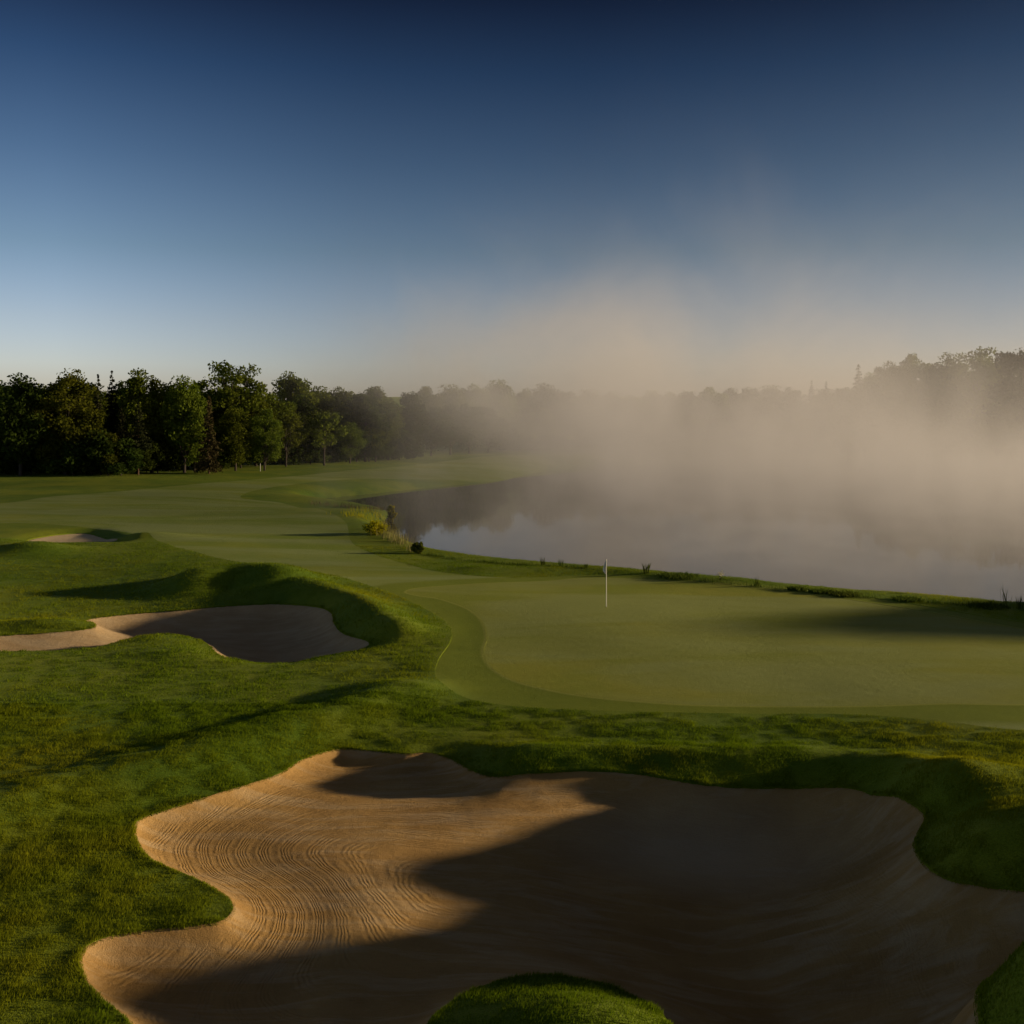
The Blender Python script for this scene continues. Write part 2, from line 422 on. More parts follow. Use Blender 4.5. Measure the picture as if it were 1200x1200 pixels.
M['leaf_dark'] = mat_leaf('dark_leaves', (0.030, 0.050, 0.008), (0.075, 0.100, 0.016))
M['leaf_mid'] = mat_leaf('green_leaves', (0.075, 0.105, 0.010), (0.165, 0.190, 0.022))
M['leaf_gold'] = mat_leaf('olive_leaves', (0.080, 0.105, 0.012), (0.160, 0.178, 0.018))
M['leaf_light'] = mat_leaf('light_leaves', (0.080, 0.105, 0.012), (0.160, 0.175, 0.024))
M['needle'] = mat_leaf('spruce_needles', (0.018, 0.026, 0.012), (0.045, 0.046, 0.016), 0.15)
M['needle_brown'] = mat_leaf('brown_needles', (0.048, 0.040, 0.018), (0.085, 0.062, 0.026), 0.15)
M['bush_gold'] = mat_leaf('golden_bush_leaves', (0.34, 0.34, 0.010), (0.52, 0.47, 0.02), 0.5)
M['reed'] = mat_leaf('dry_reeds', (0.16, 0.14, 0.045), (0.30, 0.25, 0.10))
M['tuft'] = mat_leaf('tuft_blades', (0.045, 0.072, 0.010), (0.105, 0.130, 0.020))
M['seed'] = mat_leaf('pale_seed_heads', (0.45, 0.42, 0.32), (0.6, 0.56, 0.45))
def mat_blade():
    k = NT('grass_blades'); p = k.pos()
    r = k.attr('shade'); mid = k.noise(0.9, 4, 0.65, p); big = k.noise(0.13, 3, 0.6, p)
    c = k.mix(r, (0.058, 0.118, 0.004), (0.235, 0.305, 0.010))
    c = k.mix(k.ramp(mid, [(0.35, (0, 0, 0)), (0.7, (1, 1, 1))]), c, (0.115, 0.175, 0.006))
    c = k.mix(k.ramp(big, [(0.45, (0, 0, 0)), (0.7, (0.7,) * 3)]), c, (0.32, 0.290, 0.012))
    d = k.n('ShaderNodeBsdfDiffuse'); t = k.n('ShaderNodeBsdfTranslucent'); mx = k.n('ShaderNodeMixShader'); mx.inputs[0].default_value = 0.4
    k.l(c, d.inputs[0]); k.l(c, t.inputs[0]); k.l(d.outputs[0], mx.inputs[1]); k.l(t.outputs[0], mx.inputs[2]); k.l(mx.outputs[0], k.out.inputs[0])
    return k.m
M['blade'] = mat_blade()
def mat_bark(name, a, b_):
    k = NT(name); p = k.pos((6, 6, 1.2)); n = k.noise(1.5, 4, 0.7, p)
    k.principled(k.mix(n, a, b_), 0.9, k.bump(n, 0.6, 0.05), 0.1); return k.m
M['bark'] = mat_bark('grey_bark', (0.045, 0.036, 0.028), (0.12, 0.10, 0.08))
M['bark_red'] = mat_bark('reddish_bark', (0.10, 0.055, 0.035), (0.22, 0.13, 0.09))
def mat_flat(name, c, rough=0.6):
    k = NT(name); n = k.noise(20, 3, 0.6, k.pos())
    k.principled(k.mix(n, tuple(v * 0.92 for v in c), c), rough, None, 0.3); return k.m
M['white'] = mat_flat('white_paint', (0.80, 0.77, 0.68), 0.45)
M['cloth'] = mat_flat('white_cloth', (0.82, 0.81, 0.78), 0.9)
M['cup'] = mat_flat('dark_cup', (0.03, 0.03, 0.03), 0.8)

# ------------------------------------------------------------------ ground, fairway, green
pys = np.concatenate([np.arange(1900, 1240, -14.0), np.arange(1240, 500.5, -1.6), np.arange(500.5, 491.0, -0.5)])
rowsY = F * 9.0 / (pys - YH)
rowsY = np.concatenate([[-60, -20, 0.0, 4.0], rowsY[rowsY > 4.5], [14000.0]]) if rowsY[0] > 4.5 else np.concatenate([[-60, -20, 0.0], rowsY, [14000.0]])
us = np.concatenate([np.linspace(-3.2, -0.56, 60)[:-1], np.arange(-0.56, 0.56, 0.0019), np.linspace(0.56, 3.2, 60)])
dd = np.maximum(np.abs(rowsY), 10.0)
GX = us[None, :] * dd[:, None]; GY = np.repeat(rowsY[:, None], len(us), 1)
nr, nc = GX.shape
gx, gy = GX.ravel(), GY.ravel()
gz, gw, gb = terrain(gx, gy, True)
gf, gg = FAIRWAY(gx, gy), GREEN(gx, gy)
ii = np.arange(nr * nc).reshape(nr, nc)
a, b, c, d = ii[:-1, :-1].ravel(), ii[:-1, 1:].ravel(), ii[1:, 1:].ravel(), ii[1:, :-1].ravel()
T = np.concatenate([np.stack([a, b, c], 1), np.stack([a, c, d], 1)])
V = np.stack([gx, gy, gz], 1)
A = np.stack([gf, gg, *gb, gw], 1)
# rough ground: outside the mown areas and the bunkers
v, at_, t, s = clip(V, A, T, A[:, 0])
v[:, 2] += 0.028 * np.exp(-np.maximum(at_[:, 0], 0) / 0.6) * (at_[:, 0] < 5.9) * (1 - sstep(44, 58, v[:, 1]))
v, at_, t = add_skirt(v, at_, t, s, 0.05)
for k in range(3):
    v, at_, t, s = clip(v, at_, t, at_[:, 2 + k])
    v, at_, t = add_skirt(v, at_, t, s, 0.35)
tag(raw_mesh('ground', v, t, M['rough']), kind='structure')
# fairway with the collar round the green
v, at_, t, s = clip(V, A, T, -A[:, 0])
v, at_, t, s = clip(v, at_, t, at_[:, 1])
v[:, 2] += 0.018 * np.exp(-np.maximum(at_[:, 1], 0) / 0.4) * (at_[:, 1] < 5.9) * (1 - sstep(46, 58, v[:, 1]))
v, at_, t = add_skirt(v, at_, t, s, 0.04)
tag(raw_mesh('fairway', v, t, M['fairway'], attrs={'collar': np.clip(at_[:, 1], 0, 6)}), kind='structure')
v, at_, t, s = clip(V, A, T, -A[:, 1])
tag(raw_mesh('putting_green', v, t, M['green']), kind='structure')

# ------------------------------------------------------------------ bunkers
def bunker(idx, step, mat, name):
    reg = BUNKERS[idx][0]
    lo, hi = reg.P.min(0) - 0.5, reg.P.max(0) + 0.5
    xs = np.arange(lo[0], hi[0], step); ys = np.arange(lo[1], hi[1], step)
    X, Y = np.meshgrid(xs, ys); x, y = X.ravel(), Y.ravel()
    z, _, bs = terrain(x, y, True); f = bs[idx]
    lip = (0.05 + 0.03 * fbm(x / .25, y / .25, 2, 40)) * (0.12 + 0.88 * (sstep(-2.5, 2.0, x) if idx == 0 else sstep(-17, -12, x) if idx == 1 else 1.0))
    z = z - np.where(f > 0, f * 0.4, 0) - lip * sstep(-0.25, 0.0, f)
    z = z + 0.010 * fbm(x / .35, y / .35, 3, 44) + 0.05 * fbm(x / 2.2, y / 2.2, 2, 46)
    n, m = X.shape; i = np.arange(n * m).reshape(n, m)
    a, b, c, d = i[:-1, :-1].ravel(), i[:-1, 1:].ravel(), i[1:, 1:].ravel(), i[1:, :-1].ravel()
    T = np.concatenate([np.stack([a, b, c], 1), np.stack([a, c, d], 1)])
    sdist = np.maximum(-f, 0)
    def blur(a, r):
        for ax in (0, 1):
            for _ in range(2):
                c = np.cumsum(np.pad(a, [(r + 1, r) if k == ax else (0, 0) for k in (0, 1)], mode='edge'), ax)
                m_ = c.shape[ax]; a = (np.take(c, range(2 * r + 1, m_), ax) - np.take(c, range(0, m_ - 2 * r - 1), ax)) / (2 * r + 1)
        return a
    soft = blur(sdist.reshape(n, m), max(2, int(1.3 / step))).ravel()
    phase = soft * 1.15 + 0.75 * fbm(x / 2.6, y / 2.6, 2, 60) + 0.25 * np.sin(x * 0.8 + y * 0.5) + 0.12 * x
    amount = sstep(0.15, 0.6, sdist) * (1 - 0.75 * sstep(-1.5, 3.0, x - (y - 21) * 0.3))
    if idx: amount = amount * 0.3
    V = np.stack([x, y, z], 1); A = np.stack([f, phase, amount], 1)
    v, at_, t, s = clip(V, A, T, 0.14 - f)
    o = raw_mesh(name, v, t, mat, attrs={'rake': at_[:, 1], 'rake_amount': at_[:, 2]})
    return o
tag(bunker(0, 0.045, M['sand'], 'sand_bunker'), 'large raked sand bunker in the foreground, half in shadow', 'sand bunker', kind='structure')
tag(bunker(1, 0.08, M['sand_grey'], 'sand_bunker'), 'long winding sand bunker below the grass mound at left', 'sand bunker', kind='structure')
tag(bunker(2, 0.10, M['sand_pale'], 'sand_bunker'), 'small pale sand bunker beside the far fairway at left', 'sand bunker', kind='structure')

# ------------------------------------------------------------------ lake
lo = LAKE.P.min(0) - 3; hi = LAKE.P.max(0) + 3
n = 220
X, Y = np.meshgrid(np.linspace(lo[0], hi[0], n), np.linspace(lo[1], hi[1], n))
x, y = X.ravel(), Y.ravel(); f = LAKE(x, y)
i = np.arange(n * n).reshape(n, n)
a, b, c, d = i[:-1, :-1].ravel(), i[:-1, 1:].ravel(), i[1:, 1:].ravel(), i[1:, :-1].ravel()
T = np.concatenate([np.stack([a, b, c], 1), np.stack([a, c, d], 1)])
v, at_, t, s = clip(np.stack([x, y, np.zeros_like(x)], 1), f[:, None], T, 0.8 - f)
tag(raw_mesh('lake', v, t, M['water']), kind='structure')

# ------------------------------------------------------------------ rough grass blades
def blades(n, d0, d1, power, hmul, wmul, edge_of=None):
    d = d0 * (d1 / d0) ** (rng.random(n) ** power); x = (rng.random(n) * 2 - 1) * 0.64 * d; y = d
    if edge_of is not None:
        P = BUNKERS[edge_of][0].P; i = rng.integers(0, len(P), n); t = rng.random((n, 1)); q = P[i] * (1 - t) + P[(i + 1) % len(P)] * t + rng.normal(0, 0.055, (n, 2)); x, y = q[:, 0], q[:, 1]
    f1 = FAIRWAY(x, y); keep = f1 > 0.0
    x, y = x[keep], y[keep]
    z, w, bs = terrain(x, y, True)
    keep = (w > 0.25)
    for q in bs: keep &= q > (0.0 if edge_of is None else -0.05)
    x, y, z = x[keep], y[keep], z[keep]
    edge = np.min(np.stack([q[keep] for q in bs]), 0)
    m = len(x)
    cl = np.clip(0.55 + 1.65 * fbm(x / 0.42, y / 0.42, 3, 80) + 0.9 * fbm(x / 3.0, y / 3.0, 2, 90), 0.14, 1.6)
    h = hmul * cl * (0.6 + 0.8 * rng.random(m)) * (0.75 if edge_of is not None else 1.0); wd = wmul * (0.6 + 0.8 * rng.random(m))
    an = rng.random(m) * 2 * math.pi; ln = an + rng.normal(0, 1.0, m)
    lean = h * (0.25 + 0.7 * rng.random(m))
    comb = 2 * math.pi * fbm(x / 1.2, y / 1.2, 2, 95)
    ax, ay = np.cos(an) * wd / 2, np.sin(an) * wd / 2
    V = np.empty((m, 3, 3))
    V[:, 0] = np.stack([x - ax, y - ay, z - 0.01], 1); V[:, 1] = np.stack([x + ax, y + ay, z - 0.01], 1)
    V[:, 2] = np.stack([x + lean * (0.6 * np.cos(ln) + 0.5 * np.cos(comb)), y + lean * (0.6 * np.sin(ln) + 0.5 * np.sin(comb)), z + h], 1)
    sh = np.repeat(rng.random(m), 3)
    return V.reshape(-1, 3), np.arange(m * 3).reshape(m, 3), sh
parts = [blades(920000, 13.0, 34.0, 0.62, 0.088, 0.012), blades(600000, 32.0, 75.0, 0.8, 0.10, 0.020), blades(30000, 13, 30, 1, 0.088, 0.012, 0), blades(9000, 30, 60, 1, 0.09, 0.02, 1)]
Vb = np.concatenate([p[0] for p in parts]); sh = np.concatenate([p[2] for p in parts])
tag(raw_mesh('rough_grass', Vb, np.arange(len(Vb)).reshape(-1, 3), M['blade'], smooth=False, attrs={'shade': sh}), kind='stuff')

# ------------------------------------------------------------------ trees
def leaf_quads(P, size, flat=0.0, rs=None):
    n = len(P); rs = rs or rng
    a = rs.normal(size=(n, 3)); a /= np.linalg.norm(a, axis=1)[:, None]
    b = rs.normal(size=(n, 3)); b -= (b * a).sum(1)[:, None] * a; b /= np.linalg.norm(b, axis=1)[:, None]
    s = size * (0.55 + 0.9 * rs.random(n))[:, None]
    V = np.stack([P - a * s * 0.5, P + b * s * 0.32, P + a * s * 0.5, P - b * s * 0.32], 1).reshape(-1, 3)
    return V, np.arange(4 * n).reshape(n, 4)

def broadleaf(seed, Ht, rx, crown0, nclump, leaves, size, clump, top=1.0):
    rs = np.random.default_rng(seed)
    cz = Ht * (crown0 + 1) / 2; rz = Ht * (1 - crown0) / 2
    tr = []; pts = []
    trunk = [np.array([0, 0, -0.4])]
    for k in range(1, 7):
        trunk.append(np.array([rs.normal(0, .12) * k * .4, rs.normal(0, .12) * k * .4, Ht * 0.78 * k / 6]))
    r0 = Ht * 0.016
    tr.append(tube(trunk, [r0 * (1.25 - 0.17 * k) for k in range(7)], 7))
    cen = []
    tries = 0
    while len(cen) < nclump and tries < 4000:
        tries += 1
        u = rs.normal(size=3); u /= np.linalg.norm(u); rad = rs.random() ** 0.42 * 0.92
        q = u * rad; p = np.array([q[0] * rx, q[1] * rx, cz + q[2] * rz])
        zz = (p[2] - cz) / rz
        if zz > 0: p[:2] *= (1 - 0.22 * zz * top)
        if all(np.linalg.norm((p - c) / np.array([1, 1, 1.1])) > clump * 0.6 for c in cen): cen.append(p)
    for p in cen:
        cr = clump * (0.65 + 0.7 * rs.random())
        m = int(leaves * (0.6 + 0.8 * rs.random()))
        u = rs.normal(size=(m, 3)); u /= np.linalg.norm(u, axis=1)[:, None]
        rad = rs.random(m) ** 0.5
        pts.append(p + u * rad[:, None] * np.array([cr, cr, cr * 0.75]))
        k = min(5, max(1, int(p[2] * 0.55 / (Ht * 0.78) * 6))); b = trunk[k]
        mid = (b + p) / 2 + np.array([0, 0, 0.25])
        if rs.random() < 0.8: tr.append(tube([b, mid, p], [r0 * 0.34, r0 * 0.22, r0 * 0.08], 4))
    P = np.concatenate(pts)
    return leaf_quads(P, size, rs=rs), merge(tr)

def conifer(seed, Ht, rb, bare, tiers, dens, size, droop=0.35):
    rs = np.random.default_rng(seed); tr = [tube([(0, 0, -.4), (0, 0, Ht * .5), (0.05, 0, Ht * 0.98)], [Ht * .013, Ht * .009, Ht * .002], 6)]; pts = []
    for k in range(tiers):
        f = k / (tiers - 1); z = Ht * (bare + (1 - bare) * f)
        rad = rb * (1 - f) ** 0.85 * (0.75 + 0.5 * rs.random()) + 0.12
        nb = max(4, int(9 * (1 - f) + 4))
        for j in range(nb):
            an = rs.random() * 6.283; rr = rad * (0.65 + 0.5 * rs.random())
            m = max(5, int(dens * rr)); t = rs.random(m) ** 0.7
            x = np.cos(an) * rr * t; y = np.sin(an) * rr * t
            zz = z - droop * rr * t * t + 0.1 * rr * t
            w = 0.16 * rr * (1.1 - t) + 0.05
            p = np.stack([x + rs.normal(0, 1, m) * w, y + rs.normal(0, 1, m) * w, zz + rs.normal(0, .10, m)], 1); pts.append(p)
            if rr > 0.5: tr.append(tube([(0, 0, z), (np.cos(an) * rr * .8, np.sin(an) * rr * .8, z - droop * rr * .6 + .08 * rr)], [Ht * .003, Ht * .0012], 3))
    return leaf_quads(np.concatenate(pts), size, rs=rs), merge(tr)

PROTO = {}
def proto(key, geo, leafmat, barkmat, Ht):
    (lv, lf), (tv, tf) = geo
    me = []
    for nm, v_, f_, mt, sm in (('crown', lv, lf, leafmat, False), ('trunk', tv, tf, barkmat, True)):
        o = raw_mesh(nm, v_, f_, M[mt], smooth=sm); me.append(o.data); C.objects.unlink(o); bpy.data.objects.remove(o)
    PROTO[key] = (me, Ht)
for q in range(3):
    proto(f'round{q}', broadleaf(100 + q, 14, 4.2 + .5 * q, 0.10, 80, 170, 0.42, 1.5), 'leaf_dark', 'bark', 14)
    proto(f'mid{q}', broadleaf(200 + q, 14, 3.8 + .5 * q, 0.12, 76, 170, 0.40, 1.45), 'leaf_mid', 'bark', 14)
proto('gold', broadleaf(300, 14, 4.7, 0.06, 90, 180, 0.40, 1.45), 'leaf_gold', 'bark', 14)
proto('airy', broadleaf(310, 15, 5.0, 0.30, 66, 150, 0.38, 1.25, 0.3), 'leaf_mid', 'bark', 15)
for q in range(2):
    proto(f'column{q}', broadleaf(320 + q, 14, 2.2, 0.08, 60, 160, 0.36, 1.1, 1.6), 'leaf_mid', 'bark', 14)
proto('young', broadleaf(330, 8, 3.3, 0.28, 22, 130, 0.34, 0.9), 'leaf_light', 'bark', 8)
proto('bushy', broadleaf(340, 6, 2.3, 0.03, 26, 160, 0.30, 0.8), 'leaf_light', 'bark', 6)
proto('scrub', broadleaf(350, 5, 3.2, 0.0, 26, 170, 0.36, 1.0), 'leaf_dark', 'bark', 5)
for q in range(2):
    proto(f'spruce{q}', conifer(400 + q, 14, 2.5, 0.05, 26, 16, 0.36), 'needle', 'bark', 14)
proto('pine', conifer(410, 11, 2.4, 0.38, 15, 14, 0.40, 0.1), 'needle', 'bark_red', 11)
proto('brown_spruce', conifer(420, 10, 1.7, 0.08, 22, 15, 0.32), 'needle_brown', 'bark_red', 10)
NAME = {'round': 'broadleaf_tree', 'mid': 'broadleaf_tree', 'gold': 'broadleaf_tree', 'airy': 'broadleaf_tree', 'column': 'poplar_tree', 'young': 'young_tree',
        'bushy': 'bushy_tree', 'scrub': 'understory_shrub', 'spruce': 'spruce_tree', 'pine': 'pine_tree', 'brown_spruce': 'spruce_tree'}
def tree(kind, x, y, ht, label, group=None, wide=1.0, cat='tree'):
    me, H0 = PROTO[kind]; base = kind.rstrip('0123456789')
    s = ht / H0
    o = empty(NAME[base], (x, y, hz(x, y) - 0.05), random.random() * 6.28)
    o.scale = (s * wide, s * wide, s)
    tag(o, label, cat, group)
    for nm, m_ in zip(('crown', 'trunk'), me): link(bpy.data.objects.new(nm, m_), o)
    return o
def tree_px(kind, px, Y, toppy, label, group=None, wide=1.0, cat='tree'):
    x = (px - 600) * Y / F; g = hz(x, Y)
    top = H + (YH - toppy) * Y / F
    return tree(kind, x, Y, max(2.0, top - g), label, group, wide, cat)

WOOD = 'trees of the left-hand wood'
named = [
 ('round0',24,150,439,'near-black round-topped tree at the far left end of the wood',1.0),
 ('gold',78,152,437,'broad olive-gold tree beside the black tree at far left',1.1),
 ('spruce0',115,162,441,'thin dark spruce with the left one of two pointed tips right of the olive-gold tree',.8),
 ('spruce1',131,160,436,'taller pointed spruce next to the thin spruce, right of the olive-gold tree',.8),
 ('column0',161,158,433,'tall narrow yellow-green poplar left of its shorter companion',1.0),
 ('column1',178,160,438,'shorter narrow poplar close against the right side of the tall poplar',1.0),
 ('mid0',216,160,440,'yellow-green round tree left of the tallest tree of the wood',.85),
 ('airy',271,178,420,'tallest tree of the wood, round airy crown with sky showing through',1.05),
 ('mid1',345,215,430,'tall round tree greyed by mist right of the tallest tree',.95),
 ('bushy',127,150,502,'small bright yellow-green bushy tree at the foot of the spruces',.9),
 ('pine',142,152,478,'pine with reddish bare lower trunk behind the small bushy tree',.8),
 ('pine',162,153,473,'pine with pale straight trunk right of the reddish pine',.8),
 ('brown_spruce',245,158,466,'slim brownish spruce in front of the tallest tree',1.0),
 ('mid2',310,168,478,'low leafy green tree below the misty tall tree',.9),
 ('young',335,180,484,'young light-green tree with a leaning branch at the wood edge',1.0),
 ('young',380,186,480,'young light-green tree standing on a clear bare trunk at the wood edge',1.1),
 ('round1',428,200,455,'round dark tree half veiled by the left fringe of the mist',1.0),
 ('mid0',455,206,466,'leafy tree with faint green crown in the left fringe of the mist',.9),
 ('round2',478,212,456,'dark tree standing just left of the low dark trees in mist',.85)]
for kd, px, Y, tp, lb, w in named: tree_px(kd, px, Y, tp, lb, WOOD, w)
for px, Y, tp in ((505,226,476),(528,232,474),(550,240,472),(572,248,474)):
    tree_px('round%d' % (px % 3), px, Y, tp, 'low dark tree in the mist at the right end of the left-hand wood', 'low dark trees in the mist', 1.25)
for px, Y, tp in ((400,235,449),(500,265,452),(528,270,450),(556,280,446),(585,285,445),(372,228,452),(440,250,452)):
    tree_px('mid%d' % (px % 3), px, Y, tp, 'tall tree behind the dark trees, its top fading into mist', 'tall trees fading into the mist', 1.0)
for px, Y, tp in ((-45,155,445),(-15,165,442),(5,175,447),(48,178,450),(98,175,447),(145,180,446),(196,176,446),(232,182,449),(255,176,462),(300,180,462),(322,190,466),
                  (358,196,472),(400,200,470),(150,166,462),(190,166,466),(60,166,458),(228,164,474),(276,166,478),(30,160,466),(350,188,500),(410,194,494),(440,200,490)):
    tree_px(('round%d' if px % 2 else 'mid%d') % (abs(px) % 3), px, Y, tp, 'dark leafy tree packed into the shaded depth of the left-hand wood', 'packed trees of the left-hand wood', 1.05)
for k in range(20):
    px = -40 + k * 24 + random.uniform(-8, 8); Y = 168 + max(0, px - 150) * 0.12 + random.uniform(0, 14)
    tree_px(random.choice(['round0','round1','round2','mid0','mid1','mid2']), px, Y, 452 + max(0, px - 250) * .11 + random.uniform(-5, 8), 'dark leafy tree packed into the shaded depth of the left-hand wood', 'packed trees of the left-hand wood', 1.15)
for k in range(52):
    px = -50 + k * 10.4 + random.uniform(-5, 5); Y = 149 + max(0, px - 150) * 0.17 + random.uniform(2, 9)
    tree_px('scrub', px, Y, YH + 1287 * (H - 2.4 - random.uniform(2.2, 6.0)) / Y, 'dark low shrub along the shaded foot of the left-hand wood', 'shrubs at the foot of the wood', 1.2, 'shrub')

named = [('spruce0',951,300,447,'left one of two small pointed spruces on the misty skyline',1.1),('spruce1',968,300,448,'right one of two small pointed spruces on the misty skyline',1.1),
 ('spruce0',1006,285,429,'dark pointed spruce where the misty treeline steps up at right',1.2),
 ('mid1',1043,290,419,'pale round tree right of the dark pointed spruce in the mist',.9),('mid2',1070,290,414,'broad pale tree in the dip of the misty treeline at right',.9),
 ('round0',1100,285,425,'flat-topped misty tree left of the tall rounded one',1.0),('airy',1138,282,405,'tall rounded misty tree with feathery top near the right edge',1.0),
 ('round1',1200,270,401,'tall misty tree cut by the right edge of the photo',1.0)]
for kd, px, Y, tp, lb, w in named: tree_px(kd, px, Y, tp, lb, 'skyline trees across the lake', w)
for px, tp in ((612,452),(638,450),(662,456),(690,456),(716,459),(742,460),(765,457),(786,459),(808,456),(832,453),(856,455),(880,452),(904,451),(928,453),(985,452),(1025,433),(1120,420),(1165,420),(1235,408),(1265,412)):
    Y = random.uniform(290, 318)
    tree_px(random.choice(['round0','round1','round2','mid0','mid1','mid2']), px, Y, tp, 'tree blurred by mist on the skyline across the lake', 'misty skyline trees across the lake', random.uniform(.95, 1.2))
for k in range(34):
    px = 600 + k * 19.5 + random.uniform(-6, 6); Y = random.uniform(276, 292) - (8 if px > 980 else 0); tp = (486 if px < 960 else 462) + random.uniform(-14, 14)
    tree_px(random.choice(['round0','round1','mid0','mid1','mid2']), px, Y, tp, 'tree deep in the mist along the far lake shore', 'misty trees along the far shore', 1.2)

for k in range(52):
    px = 585 + k * 13.0 + random.uniform(-5, 5); Y = 262 + sstep(600, 760, px) * 24 + random.uniform(0, 5)
    tree_px('scrub', px, Y, YH + F * (H - 1.2 - random.uniform(3.5, 6.0)) / Y, 'low shrub veiled by mist at the far water edge', 'shrubs along the far water edge', 1.5, 'shrub')

# ------------------------------------------------------------------ bank plants
def tuft_geo(seed, n, h, spread, w, lean=0.4):
    rs = np.random.default_rng(seed); an = rs.random(n) * 6.283; r = spread * rs.random(n) ** .6
    x, y = np.cos(an) * r, np.sin(an) * r; hh = h * (0.55 + .6 * rs.random(n)); l = hh * lean * rs.normal(0, .6, n) ; l2 = hh * lean * rs.normal(0, .6, n)
    b = rs.random(n) * 6.283; ax, ay = np.cos(b) * w / 2, np.sin(b) * w / 2
    z = np.full(n, -0.05)
    V = np.empty((n, 4, 3)); V[:, 0] = np.stack([x - ax, y - ay, z], 1); V[:, 1] = np.stack([x + ax, y + ay, z], 1)
    V[:, 2] = np.stack([x + l * .4 + ax * .6, y + l2 * .4 + ay * .6, hh * .6], 1); V[:, 3] = np.stack([x + l, y + l2, hh], 1)
    Fc = np.concatenate([np.stack([np.arange(n) * 4, np.arange(n) * 4 + 1, np.arange(n) * 4 + 2], 1), np.stack([np.arange(n) * 4, np.arange(n) * 4 + 2, np.arange(n) * 4 + 3], 1)])
    return V.reshape(-1, 3), Fc
def on_bank(px, py, z0=.8):
    z = z0
    for _ in range(10):
        w = px2w(px, py, z); z = .5 * z + .5 * max(0.0, hz(*w))
    return w[0], w[1], hz(*w)
def tuft(name, px, py, n, h, spread, w, mat, label, cat, group=None, seed=0, lean=.4):
    x, y, z = on_bank(px, py)
    v_, f_ = tuft_geo(seed + int(px), n, h, spread, w, lean)
    o = raw_mesh(name, v_, f_, M[mat], smooth=False); o.location = (x, y, z); return tag(o, label, cat, group)
BG = 'grass tufts along the lake bank'
for px, py, hh, lb in ((636,662,.45,'left one of two upright grass tufts on the bank left of the flag'),(657,664,.45,'right one of two upright grass tufts on the bank left of the flag'),
                       (686,666,.28,'tiny grass tuft on the bank just left of the flag'),(757,672,.6,'upright spiky grass tuft on the bank just right of the flag'),
                       (887,687,.5,'upright grass tuft right of the pale seed heads'),(1195,714,.6,'short stem tuft at the right edge beside the tall reeds')):
    tuft('grass_tuft', px, py, 26, hh, .14, .03, 'tuft', lb, 'grass tuft', BG, lean=.25)
for px, py, sp, lb in ((795,676,1.1,'long low dark sedge clump on the bank right of the flag'),(934,692,.45,'small rounded dark sedge clump, leftmost of three beyond the green'),
                       (960,695,.5,'middle rounded dark sedge clump of three beyond the green'),(990,698,.8,'wide dark sedge clump, rightmost of three beyond the green'),(1063,704,.7,'dark sedge clump alone on the bank toward the right'),
                       (1158,712,.9,'low dark sedge clump at the foot of the tall reeds')):
    tuft('sedge_clump', px, py, 420, .20, sp, .03, 'tuft', lb, 'sedge clump', 'low sedge clumps along the bank', lean=.9)
tuft('tall_reeds', 1178, 713, 12, 1.05, .26, .016, 'tuft', 'tall thin reeds on the bank near the right edge', 'reeds', lean=.3)
for px, lb in ((844,'pale seed-head tuft on the bank, left one of the pair'),(855,'pale seed-head tuft on the bank, right one of the pair')):
    t_ = empty('seed_head_tuft', (0, 0, 0)); x, y, z = on_bank(px, 680); t_.location = (x, y, z); tag(t_, lb, 'grass tuft', 'pale seed-head tufts')
    v_, f_ = tuft_geo(px, 16, .3, .12, .025); raw_mesh('blades', v_, f_, M['tuft'], t_, smooth=False)
    rs = np.random.default_rng(px); P = np.stack([rs.normal(0, .08, 60), rs.normal(0, .08, 60), .34 + rs.normal(0, .06, 60)], 1)
    v_, f_ = leaf_quads(P, .09, rs=rs); raw_mesh('seed_heads', v_, f_, M['seed'], t_, smooth=False)

def bush(name, px, py, ht, rx, mat, label, seed):
    x, y, z = on_bank(px, py, .4)
    (lv, lf), (tv, tf) = broadleaf(seed, ht, rx, -0.05, 46, 60, 0.13 * ht ** .5, rx * .27)
    o = empty(name, (x, y, z)); tag(o, label, 'shrub')
    raw_mesh('foliage', lv, lf, M[mat], o, smooth=False); raw_mesh('stem', tv, tf, M['bark'], o)
bush('willow_shrub', 459, 611, 1.9, .45, 'bush_gold', 'bright yellow-green willow shrub at the tip of the grassy spit', 501)
bush('golden_shrub', 440, 626, .95, .95, 'bush_gold', 'golden shrub on the bank below the spit', 502)
bush('dark_shrub', 490, 649, .8, .42, 'leaf_light', 'small dark green shrub where the bank bends toward the flag', 503)

# reeds and tall grass nobody could count
def strip(name, pts, n, h, w, mat, spread):
    P = np.array([on_bank(*p)[:2] for p in pts]); k = rng.integers(0, len(P) - 1, n); t = rng.random(n)[:, None]
    q = P[k] * (1 - t) + P[k + 1] * t + rng.normal(0, spread, (n, 2))
    g = fbm(q[:, 0] / .8, q[:, 1] / .8, 2, 70) * 2.4 + .55; ok = rng.random(n) < g; q = q[ok]; n = len(q)
    z = terrain(q[:, 0], q[:, 1]); hh = h * (.4 + .8 * rng.random(n)); b = rng.random(n) * 6.283
    ax, ay = np.cos(b) * w / 2, np.sin(b) * w / 2; l = rng.normal(0, .18, (n, 2)) * hh[:, None]
    V = np.empty((n, 3, 3)); V[:, 0] = np.stack([q[:, 0] - ax, q[:, 1] - ay, z - .05], 1); V[:, 1] = np.stack([q[:, 0] + ax, q[:, 1] + ay, z - .05], 1)
    V[:, 2] = np.stack([q[:, 0] + l[:, 0], q[:, 1] + l[:, 1], z + hh], 1)
    return tag(raw_mesh(name, V.reshape(-1, 3), np.arange(3 * n).reshape(n, 3), M[mat], smooth=False), kind='stuff')
strip('bank_reeds', [(488,648),(475,640),(462,633),(448,626),(438,620)], 900, .8, .05, 'reed', .3)
